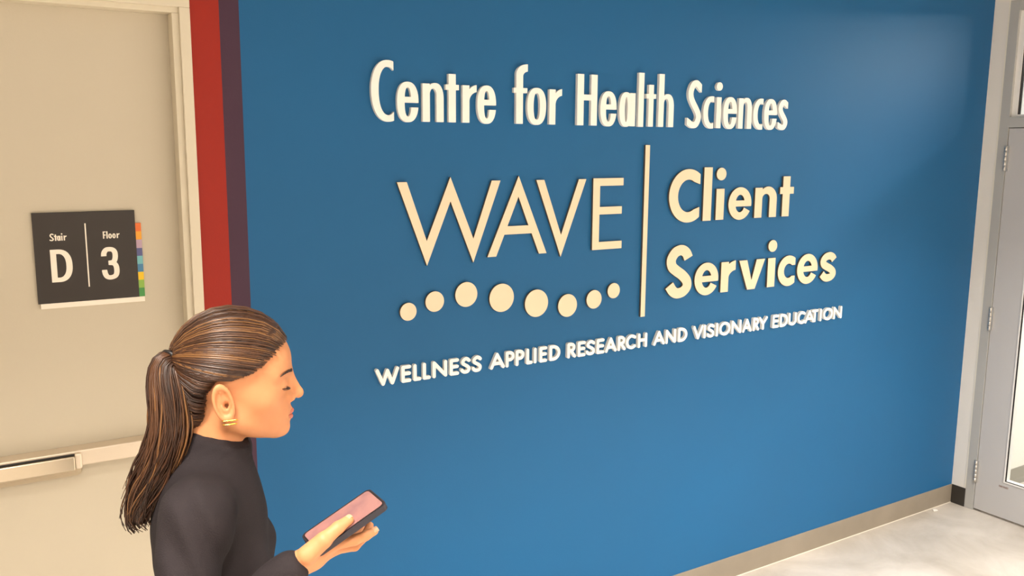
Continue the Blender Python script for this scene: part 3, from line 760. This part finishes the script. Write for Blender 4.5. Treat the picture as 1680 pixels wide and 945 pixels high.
def head_sdf(P):
    Q = to_head(P); A = (Q[0], np.abs(Q[1]), Q[2])
    d = skull(Q)
    d = smin(d, ell(Q, (.032, 0, .000), (.062, .058, .072)), .022)
    d = smin(d, sph(A, (.054, .036, .004), .022), .030)
    d = smin(d, cone(A, (.006, .050, -.034), (.076, .013, -.060), .016, .013), .026)
    d = smin(d, sph(Q, (.0900, 0, -.0590), .0145), .018)
    d = smin(d, ell(Q, (.072, 0, -.026), (.031, .038, .034)), .018)
    d = smin(d, cone(Q, (.080, 0, .044), (.088, 0, .004), .015, .016), .010)
    d = smin(d, cone(A, (.087, .010, .049), (.070, .046, .047), .008, .008), .014)
    d = smax(d, -sph(A, (.1105, .036, .029), .0165), .008)
    d = smin(d, sph(A, (.0785, .031, .0270), .0148), .004)
    d = smin(d, cone(Q, (.0930, 0, .044), (.1140, 0, .0075), .0065, .0080), .010)
    d = smin(d, sph(Q, (.1145, 0, .0045), .0090), .005)
    d = smin(d, sph(A, (.1025, .0110, -.0010), .0070), .006)
    d = smax(d, -sph(A, (.1085, .0056, -.0065), .0030), .002)
    d = smin(d, cone(A, (.1015, 0, -.0255), (.0880, .0220, -.0320), .0056, .0028), .005)
    d = smin(d, cone(A, (.1000, 0, -.0385), (.0875, .0200, -.0345), .0062, .0030), .005)
    d = smax(d, -cone(A, (.1085, 0, -.0322), (.0935, .0225, -.0332), .0016, .0010), .002)
    d = smax(d, -cone(A, (.0955, .0200, .0205), (.0900, .0420, .0215), .0020, .0016), .002)
    # neck into the collar
    d = smin(d, cone(P, (HO[0]-.030, HO[1], HO[2]-.035), (-.004, 0, 1.27), .050, .054), .018)
    d = smin(d, np.minimum(ear(Q, 1), ear(Q, -1)), .003)
    return d

# joints, in the woman's own frame: x forward, y to her left, z up from the floor
J = dict(rs=(-.004, -.150, 1.268), ls=(-.004, .150, 1.268), re=(-.038, -.262, 1.050), le=(-.035, .205, 1.030),
         rw=(.1395, -.2164, 1.2003), lw=(.105, .200, .865),
         rh=(.0, -.078, .80), lh=(.0, .078, .80), rk=(.135, -.078, .440), lk=(.045, .080, .420), ra=(.165, -.080, .085), la=(-.265, .082, .165))
def torso(P):
    d = ell(P, (-.006, 0, 1.165), (.092, .132, .150))
    d = smin(d, cone(P, J['rs'], J['ls'], .050, .050), .05)
    d = smin(d, cone(P, (-.002, 0, 1.335), (-.006, 0, 1.22), .048, .075), .04)
    A = (P[0], np.abs(P[1]), P[2])
    d = smin(d, sph(A, (.050, .064, 1.120), .046), .035)
    d = smin(d, ell(P, (.002, 0, 1.00), (.078, .108, .150)), .05)
    d = smin(d, ell(P, (-.010, 0, .84), (.100, .150, .110)), .06)
    return d
def arms(P):
    d = cone(P, J['rs'], J['re'], .050, .038); d = smin(d, cone(P, J['re'], J['rw'], .038, .026), .02)
    e = cone(P, J['ls'], J['le'], .048, .036); e = smin(e, cone(P, J['le'], J['lw'], .036, .026), .02)
    return np.minimum(d, e)
def legs(P):
    r = smin(cone(P, J['rh'], J['rk'], .082, .052), cone(P, J['rk'], J['ra'], .050, .036), .03)
    l = smin(cone(P, J['lh'], J['lk'], .082, .052), cone(P, J['lk'], J['la'], .050, .036), .03)
    return np.minimum(r, l)
FR = [  # right hand: finger chains (joint, radius) around the phone
    [((.2024, -.1948, 1.2237), .0105), ((.2379, -.1868, 1.2240), .0088), ((.2560, -.1760, 1.2250), .0080), ((.2700, -.1672, 1.2275), .0068)],
    [((.2060, -.1777, 1.2090), .0105), ((.2380, -.1640, 1.2040), .0088), ((.2560, -.1500, 1.2130), .0078), ((.2640, -.1370, 1.2240), .0068)],
    [((.2023, -.1600, 1.2036), .0100), ((.2330, -.1400, 1.2010), .0086), ((.2480, -.1210, 1.2140), .0076), ((.2500, -.1120, 1.2320), .0066)],
    [((.1920, -.1440, 1.2040), .0095), ((.2120, -.1180, 1.2040), .0076), ((.2200, -.1050, 1.2180), .0068), ((.2210, -.1030, 1.2330), .0060)]]
TH = [((.1640, -.2240, 1.2230), .0150), ((.1900, -.2210, 1.2440), .0120), ((.2120, -.2110, 1.2580), .0100), ((.2290, -.1990, 1.2640), .0080)]
def hand(P, wrist, F, T):
    d = cone(P, wrist, tuple((np.array(wrist)+F[1][0][0])/2), .0215, .0185)
    for c in F:
        d = smin(d, cone(P, tuple(np.array(wrist)*.55+np.array(c[0][0])*.45), c[0][0], .0150, .0118), .010)
    d = smin(d, cone(P, tuple(np.array(wrist)*.8+np.array(T[1][0])*.2), T[1][0], .0150, .0125), .010)
    for c in F+[T]:
        e = None
        for (a, ra), (b, rb) in zip(c[:-1], c[1:]):
            g = cone(P, a, b, ra, rb); e = g if e is None else smin(e, g, .003)
        d = smin(d, e, .0035)
    return d
def chain(w0, dirs):
    out = []; p = np.array(w0, float)
    for dx, r in dirs: p = p+np.array(dx, float); out.append((tuple(p), r))
    return out
lw = np.array(J['lw'])
FL = [chain(lw, [((.055+.004*i*0, -.020+.018*i*0, -.070), .0100), ((.012, 0, -.038), .0085), ((-.002, 0, -.024), .0075), ((-.008, -.002, -.020), .0064)])]
FL = []
for i, (dy, ln) in enumerate(((-.006, .95), (-.002, 1.05), (.003, 1.0), (.007, .8))):
    sx = .055-.019*i
    FL.append(chain(lw, [((sx-.012, dy, -.078), .0100), ((.008, -.004, -.040*ln), .0084), ((-.002, -.008, -.024*ln), .0076), ((-.006, -.010, -.018*ln), .0064)]))
TL_ = chain(lw, [((.030, -.012, -.022), .0140), ((.020, -.010, -.030), .0115), ((.008, -.010, -.026), .0098), ((.002, -.008, -.020), .0078)])

woman = None
def build_woman():
    global woman
    parts = [nets(head_sdf, (-.12, -.10, 1.255), (.175, .115, 1.585), .0024)]
    parts.append(nets(lambda P: hand(P, J['rw'], FR, TH), (.10, -.255, 1.17), (.29, -.085, 1.29), .0020))
    parts.append(nets(lambda P: hand(P, J['lw'], FL, TL_), (.06, .15, .68), (.19, .24, .90), .0026))
    def under(P):
        d = smin(smin(torso(P), arms(P), .03), legs(P), .03)+.014
        return np.maximum(d, P[2]-1.30)
    parts.append(nets(under, (-.33, -.34, .06), (.22, .28, 1.31), .010))
    # feet inside the shoes
    for a, toe in ((J['ra'], (.27, -.085, .045)), (J['la'], (-.20, .085, .045))):
        parts.append(nets(lambda P: cone(P, a, toe, .026, .018), tuple(min(a[i], toe[i])-.04 for i in range(3)), tuple(max(a[i], toe[i])+.04 for i in range(3)), .008))
    woman = obj('person', mesh_np('person', parts, [M_SKIN]), None, (PX, PY, 0))
    woman.rotation_euler = (0, 0, PYAW)
    tag(woman, 'woman with a long brown ponytail in a black turtleneck looking down at her phone', 'person')
    # knit top with collar and cuffs
    def knit(P):
        d = smin(torso(P), arms(P), .028)-.004-.010*np.clip((.98-P[2])*8, 0, 1)*(np.abs(P[1]) < .17)
        fold = .0030*np.sin(P[2]*78+P[0]*40+6*np.sin(P[1]*18))*np.clip((1.22-P[2])*6, 0, 1)
        ex = np.exp(-((P[0]-J['re'][0])**2+(P[1]-J['re'][1])**2+(P[2]-J['re'][2])**2)/.008)
        d = d+fold*.55+ex*.0022*np.sin(P[2]*150+P[0]*60)
        a = P[0]*.82+P[2]*.57
        d = d+.0045*np.sin(a*95+P[1]*26+2*np.sin(P[0]*30))*np.clip(np.abs(P[1])-.11, 0, .1)*8*np.clip((P[2]-1.02)*8, 0, 1)
        col = cone(P, (-.006, 0, 1.275), (.012, .002, 1.350), .068, .0585)
        col = np.maximum(col, (P[2]-1.352)-.40*(-(P[0]-.012)))       # rim dips towards the throat
        col = col+.0012*np.sin((P[2]-.35*P[0])*420)
        d = smin(d, col, .016)
        hem = .80-P[2]
        cuff = ((P[0]-.158)*.83+(P[1]+.208)*.10+(P[2]-1.211)*.55)
        d = np.where(P[0] > .06, np.where(P[1] < -.12, np.maximum(d, cuff), d), d)
        lc = .872-P[2]
        d = np.where((P[1] > .15) & (P[0] > .05), np.maximum(d, lc), d)
        return np.maximum(d, hem)
    obj('turtleneck', mesh_np('turtleneck', [nets(knit, (-.16, -.33, .785), (.20, .27, 1.385), .0045)], [M_SWEAT]), woman)
    def trou(P):
        d = smin(ell(P, (-.010, 0, .84), (.096, .144, .105)), legs(P), .04)-.001+.006*np.clip((P[2]-.76)*12, 0, 1)
        d = d+.003*np.sin(P[2]*60+P[0]*30)*np.clip(.6-P[2], 0, 1)
        d = np.maximum(d, P[2]-.90)
        lim = np.where(P[1] < 0, .11, .16+.5*(-.265-P[0])*0)
        return np.maximum(d, lim-P[2])
    obj('trousers', mesh_np('trousers', [nets(trou, (-.34, -.20, .09), (.24, .20, .92), .007)], [M_TROU]), woman)
    for a, heel, ball, toe in ((J['ra'], (.135, -.080, .045), (.255, -.086, .038), (.310, -.088, .032)), (J['la'], (-.300, .082, .130), (-.225, .086, .042), (-.170, .088, .033))):
        def shoe(P):
            d = smin(cone(P, heel, ball, .038, .036), cone(P, ball, toe, .036, .027), .02)
            d = smin(d, cone(P, a, heel, .038, .036), .02)
            return d
        def sh(P): return np.maximum(shoe(P), .012-P[2])
        o_ = obj('shoe', mesh_np('shoe', [nets(sh, tuple(min(a[i], heel[i], toe[i])-.06 for i in range(3)), tuple(max(a[i], heel[i], toe[i])+.06 for i in range(3)), .006)], [M_SHOE]), woman)
        def so(P): return np.maximum(np.maximum(shoe(P)-.003, P[2]-.016), -P[2]+.0)
        s_ = obj('sole', mesh_np('sole', [nets(so, (min(heel[0], ball[0])-.06, ball[1]-.06, -.01), (toe[0]+.06, ball[1]+.06, .03), .0045)], [M_SOLE]), o_)
    # ---------------- hair
    HL = [(.150, .116), (.093, .107), (.060, .082), (.038, .060), (.014, .047), (-.022, .044), (-.036, .022), (-.040, -.020), (-.036, -.050), (-.060, -.080), (-.30, -.080), (-.30, .30), (.15, .30)]
    def poly2(x, z, P):
        d = np.full_like(x, 9.); ins = np.zeros(x.shape, bool); n = len(P)
        for i in range(n):
            ax_, az = P[i]; bx, bz = P[(i+1) % n]; ex, ez = bx-ax_, bz-az
            t = np.clip(((x-ax_)*ex+(z-az)*ez)/(ex*ex+ez*ez), 0, 1)
            d = np.minimum(d, np.hypot(x-ax_-t*ex, z-az-t*ez))
            c = ((az > z) != (bz > z)) & (x < ex*(z-az)/(ez if abs(ez) > 1e-9 else 1e-9)+ax_); ins ^= c
        return np.where(ins, -d, d)
    def hair_r(Q):
        reg = poly2(Q[0], Q[2], HL)
        d = skull(Q)
        d = smin(d, ell(Q, (-.045, 0, -.010), (.036, .050, .055)), .02)
        th = np.clip(-reg*.35, -.004, .0115)
        return d-th, reg
    def cap(P):
        Q = to_head(P)
        d, reg = hair_r(Q)
        # combed grooves running to the tie
        tx, tz = Q[0]+.092, Q[2]-.060
        an = np.arctan2(np.sqrt((tz)**2+1e-9)*np.sign(tz), tx)
        d = d-.0009*np.sin(an*70+5*np.sin(Q[1]*40))
        return smax(d, reg, .004)
    hp_ = [nets(cap, (-.14, -.11, 1.30), (.16, .125, 1.60), .0030)]
    sm = [MB(), MB(), MB()]
    cc = np.array((-.003, 0, .052)); er = np.array((.096, .073, .088)); tie = np.array((-.094, -.014, .062))
    def surf(d, off):
        d = d/np.linalg.norm(d); lo_, hi_ = .04, .2
        for _ in range(14):
            mid = (lo_+hi_)/2; p = cc+d*mid
            q = (np.array([p[0]]), np.array([p[1]]), np.array([p[2]]))
            v = smin(skull(q), ell(q, (-.045, 0, -.010), (.036, .050, .055)), .02)[0]
            if v < off: lo_ = mid
            else: hi_ = mid
        return cc+d*lo_
    line = [(.090, .0), (.078, .035), (.058, .055), (.030, .066), (.002, .070), (-.022, .070), (-.038, .068), (-.045, .060), (-.058, .042), (-.064, .015)]
    zl = [.104, .098, .080, .055, .043, .042, .015, -.040, -.072, -.078]
    td = tie-cc
    for k_ in range(760):
        u = random.random()**.9*(len(line)-1); i = min(int(u), len(line)-2); t = u-i
        x = line[i][0]*(1-t)+line[i+1][0]*t; y = line[i][1]*(1-t)+line[i+1][1]*t; z = zl[i]*(1-t)+zl[i+1]*t
        sgn = -1 if random.random() < .62 else 1
        d0 = np.array((x, sgn*y, z))-cc; d0 = d0/np.linalg.norm(d0); d1 = td/np.linalg.norm(td)
        om = math.acos(max(-1, min(1, float(d0 @ d1)))); s0 = random.uniform(0, .35) if random.random() < .25 else 0
        jit = rng.normal(0, .012, 3); d0 = d0+rng.normal(0, .010, 3); d0 = d0/np.linalg.norm(d0); pts = []
        for j in range(10):
            tt = s0+(1-s0)*j/9
            d = (math.sin((1-tt)*om)*d0+math.sin(tt*om)*d1)/max(math.sin(om), 1e-3)+jit*math.sin(math.pi*tt)
            off = .0108*min(1, tt*4+.22)+.0010+.0008*(k_ % 3)
            p = surf(d, off)
            if j == 9: p = tie+rng.normal(0, .006, 3)
            pts.append(from_head(p))
        top = z > .07
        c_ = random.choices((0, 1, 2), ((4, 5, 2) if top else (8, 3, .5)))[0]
        r0 = random.uniform(.0008, .0015)
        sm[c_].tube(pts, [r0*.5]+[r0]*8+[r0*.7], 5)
    for q in sm: hp_.append((np.array(q.v), q.f))
    hair = obj('hair', mesh_np('hair', hp_, M_HAIR, [0, 0, 1, 2]), woman); hair['label'] = 'brown hair combed back'
    # ponytail
    path = np.array([tuple(from_head(tie)), (-.060, -.030, 1.480), (-.054, -.046, 1.430), (-.056, -.050, 1.380), (-.074, -.046, 1.325), (-.098, -.040, 1.276), (-.115, -.034, 1.228), (-.108, -.032, 1.196)])
    path = np.array(crom([tuple(p) for p in path], 4)) if False else path
    def cr3(P, n):
        Q = [2*P[0]-P[1]]+list(P)+[2*P[-1]-P[-2]]; out = []
        for i in range(1, len(Q)-2):
            a, b_, c, d = Q[i-1:i+3]
            for j in range(n):
                t = j/n; out.append(.5*((2*b_)+(-a+c)*t+(2*a-5*b_+4*c-d)*t*t+(-a+3*b_-3*c+d)*t**3))
        out.append(P[-1]); return np.array(out)
    PT = cr3(path, 4); n = len(PT)
    rad = np.interp(np.linspace(0, 1, n), [0, .08, .22, .5, .7, .85, 1], [.012, .023, .031, .035, .033, .026, .013])
    sm = [MB(), MB(), MB()]
    sm[0].tube(PT[:int(n*.9)], rad[:int(n*.9)]*np.linspace(.80, .62, int(n*.9)), 14)
    for k_ in range(420):
        a = random.random()*6.283; q = math.sqrt(random.uniform(.25, 1)); ph = random.random()*6.28; wv = random.uniform(.001, .006)
        end = int(n*random.uniform(.60, 1.0)); tw = random.uniform(-.5, .5); pts = []
        for j in range(max(end, 6)):
            T = PT[min(j+1, n-1)]-PT[max(j-1, 0)]; T /= np.linalg.norm(T)
            u = np.cross(T, (0, 1, 0)); u /= np.linalg.norm(u); v = np.cross(T, u)
            an = a+tw*j/n; rr = rad[j]*q*(1+.25*max(0, j/n-.7))
            o = rr*(math.cos(an)*u+.80*math.sin(an)*v)+wv*math.sin(j*.55+ph)*(j/n)*u*2
            pts.append(PT[j]+o)
        r0 = random.uniform(.0010, .0020); m_ = len(pts)
        c_ = random.choices((0, 1, 2), (6, 4, 1.0))[0]
        sm[c_].tube(pts, [r0*(1 if i < m_*.7 else max(.25, 1-(i/m_-.7)*2.4)) for i in range(m_)], 4)
    obj('ponytail', mesh_np('ponytail', [(np.array(q.v), q.f) for q in sm], M_HAIR, [0, 1, 2]), woman)
    # hair tie
    tb = MB(); c0 = PT[1]; T = PT[2]-PT[0]; T /= np.linalg.norm(T); u = np.cross(T, (0, 1, 0)); u /= np.linalg.norm(u); v = np.cross(T, u)
    tb.tube([c0+.0175*(math.cos(t)*u+math.sin(t)*v) for t in np.linspace(0, 6.283, 25)], .0042, 8, cap=False); tb.build('hair_tie', M_BLACK, woman)
    # brows, lashes, eyes, lips
    for s in (1, -1):
        bm_ = MB()
        for k_ in range(90):
            t = random.random(); x = .0992-.0172*t**1.4; y = .010+.040*t; z = .0480+.0050*math.sin(t*2.4)-.003*t
            p = np.array((x, s*y, z+random.uniform(-.0026, .0026)*(1-.6*t))); q = p+np.array((-.0045*t-.0005, s*.0075, .0012-.003*t))
            bm_.tube([from_head(p), from_head((p+q)/2+np.array((.0012, 0, .0004))), from_head(q+np.array((.0008, 0, 0)))], [.0010, .0009, .0004], 4)
        bm_.build('eyebrow', M_HAIR[0], woman)
        ey = MB(); c = np.array((.0785, s*.031, .0265)); r = .0142
        v_ = []; f_ = []
        for i in range(13):
            for j in range(24):
                th_, ph_ = math.pi*i/12, 2*math.pi*j/24
                v_.append(from_head(c+r*np.array((math.cos(th_), math.sin(th_)*math.cos(ph_), math.sin(th_)*math.sin(ph_)))))
        for i in range(12):
            for j in range(24): f_.append((i*24+j, i*24+(j+1) % 24, (i+1)*24+(j+1) % 24, (i+1)*24+j))
        ey.add(v_, f_, 0, True); ey.m = [1 if k < 24*2 else 0 for k in range(len(f_))]
        ey.build('eye', [mat('eye_white', rgb(236, 226, 214), .2), mat('brown_iris', rgb(52, 30, 18), .15)], woman)
        la = MB()
        def lid(a_, z=.0222, R_=.0151):
            return np.array((.0785+R_*math.cos(a_), s*(.031+R_*math.sin(a_)), z))
        for k_ in range(22):
            a_ = math.radians(-38+100*k_/21); p = lid(a_); o_ = np.array((math.cos(a_), s*math.sin(a_), 0))
            la.tube([from_head(p), from_head(p+o_*.0028+np.array((0, 0, -.0016))), from_head(p+o_*.0052+np.array((0, 0, -.0014)))], [.00045, .00035, .00012], 4)
        la.tube([from_head(lid(math.radians(a_))) for a_ in range(-40, 70, 9)], .0008, 5)
        la.build('eyelashes', M_HAIR[0], woman)
    lp = MB()
    for (z0, z1, x0, x1, hw, r0) in ((-.0268, -.0322, .1056, .0915, .0205, .0042), (-.0378, -.0342, .1042, .0910, .0185, .0050)):
        pts = []; rr = []
        for t in np.linspace(-1, 1, 13):
            a = abs(t); pts.append(from_head(np.array((x0+(x1-x0)*a**1.6, hw*t, z0+(z1-z0)*a**1.3)))); rr.append(r0*(1-.75*a**2))
        lp.tube(pts, rr, 8)
    lp.build('lips', M_LIP, woman)
    # two slim gold hoops in the ear lobe
    for dz, L in ((-.0235, .0120), (-.0300, .0112)):
        e_ = MB(); c = np.array((.002, -.0800, dz))
        e_.tube([from_head(c+np.array((L*math.cos(t), -.0015+.0016*math.sin(t), .0015*math.cos(t)))) for t in np.linspace(0, 6.283, 21)], .0009, 6, cap=False)
        e_.build('earring', M_GOLD, woman)
    # nails
    for c in FR[:1]+[TH]:
        (a, ra), (b, rb) = c[-2:]
        a = np.array(a); b = np.array(b); T = (b-a)/np.linalg.norm(b-a); up = np.array((-.2, -.75, .62)) if c is not TH else np.array((-.25, -.35, .9)); up = up-T*(up @ T); up /= np.linalg.norm(up)
        sd = np.cross(T, up); nb = MB(); v_ = []
        for i in range(5):
            for j in range(5):
                q = (j-2)/2; v_.append(b+T*(-.004+.0024*i)+sd*q*.0048+up*(rb*1.0-.0016*q*q+.0002-(.0012 if i == 4 else 0)))
        f_ = [(i*5+j, i*5+j+1, (i+1)*5+j+1, (i+1)*5+j) for i in range(4) for j in range(4)]
        nb.add(v_, f_, 0, True); nb.build('fingernail', mat('nail', rgb(222, 166, 130), .3), woman)
build_woman()

# ------------------------------------------------------------------ the phone in her hand
ph = empty('phone', (.4840, -1.2628, 1.2520))
Lx, Ly, Lz = Vector((.9063, 0, .4226)), Vector((0, 1, 0)), Vector((-.4226, 0, .9063))
ph.rotation_euler = Matrix(((Lx.x, Ly.x, Lz.x), (Lx.y, Ly.y, Lz.y), (Lx.z, Ly.z, Lz.z))).to_euler()
tag(ph, 'smartphone in a dark case with a lit pinkish screen held by the woman', 'phone')
def slab(L, W, r, z0, z1, n=8):
    v = []
    for cx, cy, a0 in ((L-r, W-r, 0), (-L+r, W-r, 90), (-L+r, -W+r, 180), (L-r, -W+r, 270)):
        for i in range(n+1):
            a = math.radians(a0+90*i/n); v.append((cx+r*math.cos(a), cy+r*math.sin(a)))
    k = len(v); V = [(x, y, z0) for x, y in v]+[(x, y, z1) for x, y in v]
    F = [tuple(range(k-1, -1, -1)), tuple(range(k, 2*k))]+[(i, (i+1) % k, k+(i+1) % k, k+i) for i in range(k)]
    return V, F
def pslab(name, a, M, p=ph): return MB().add(*slab(*a)).build(name, M, p)
pslab('case', (.0655, .0365, .010, -.0060, .0042), mat('dark_case', rgb(40, 36, 46), .5))
pslab('body', (.0635, .0345, .009, -.0050, .0046), M_BLACK)
pslab('screen', (.0612, .0322, .007, .0040, .00485), mat('lit_screen', rgb(150, 108, 104), .15, emit=(rgb(196, 140, 136), .10), noise=(28, rgb(130, 94, 96), .12)))
cb_ = pslab('camera_bump', (.014, .014, .005, -.0078, -.0055), M_BLACK); cb_.location = (.043, .016, 0)
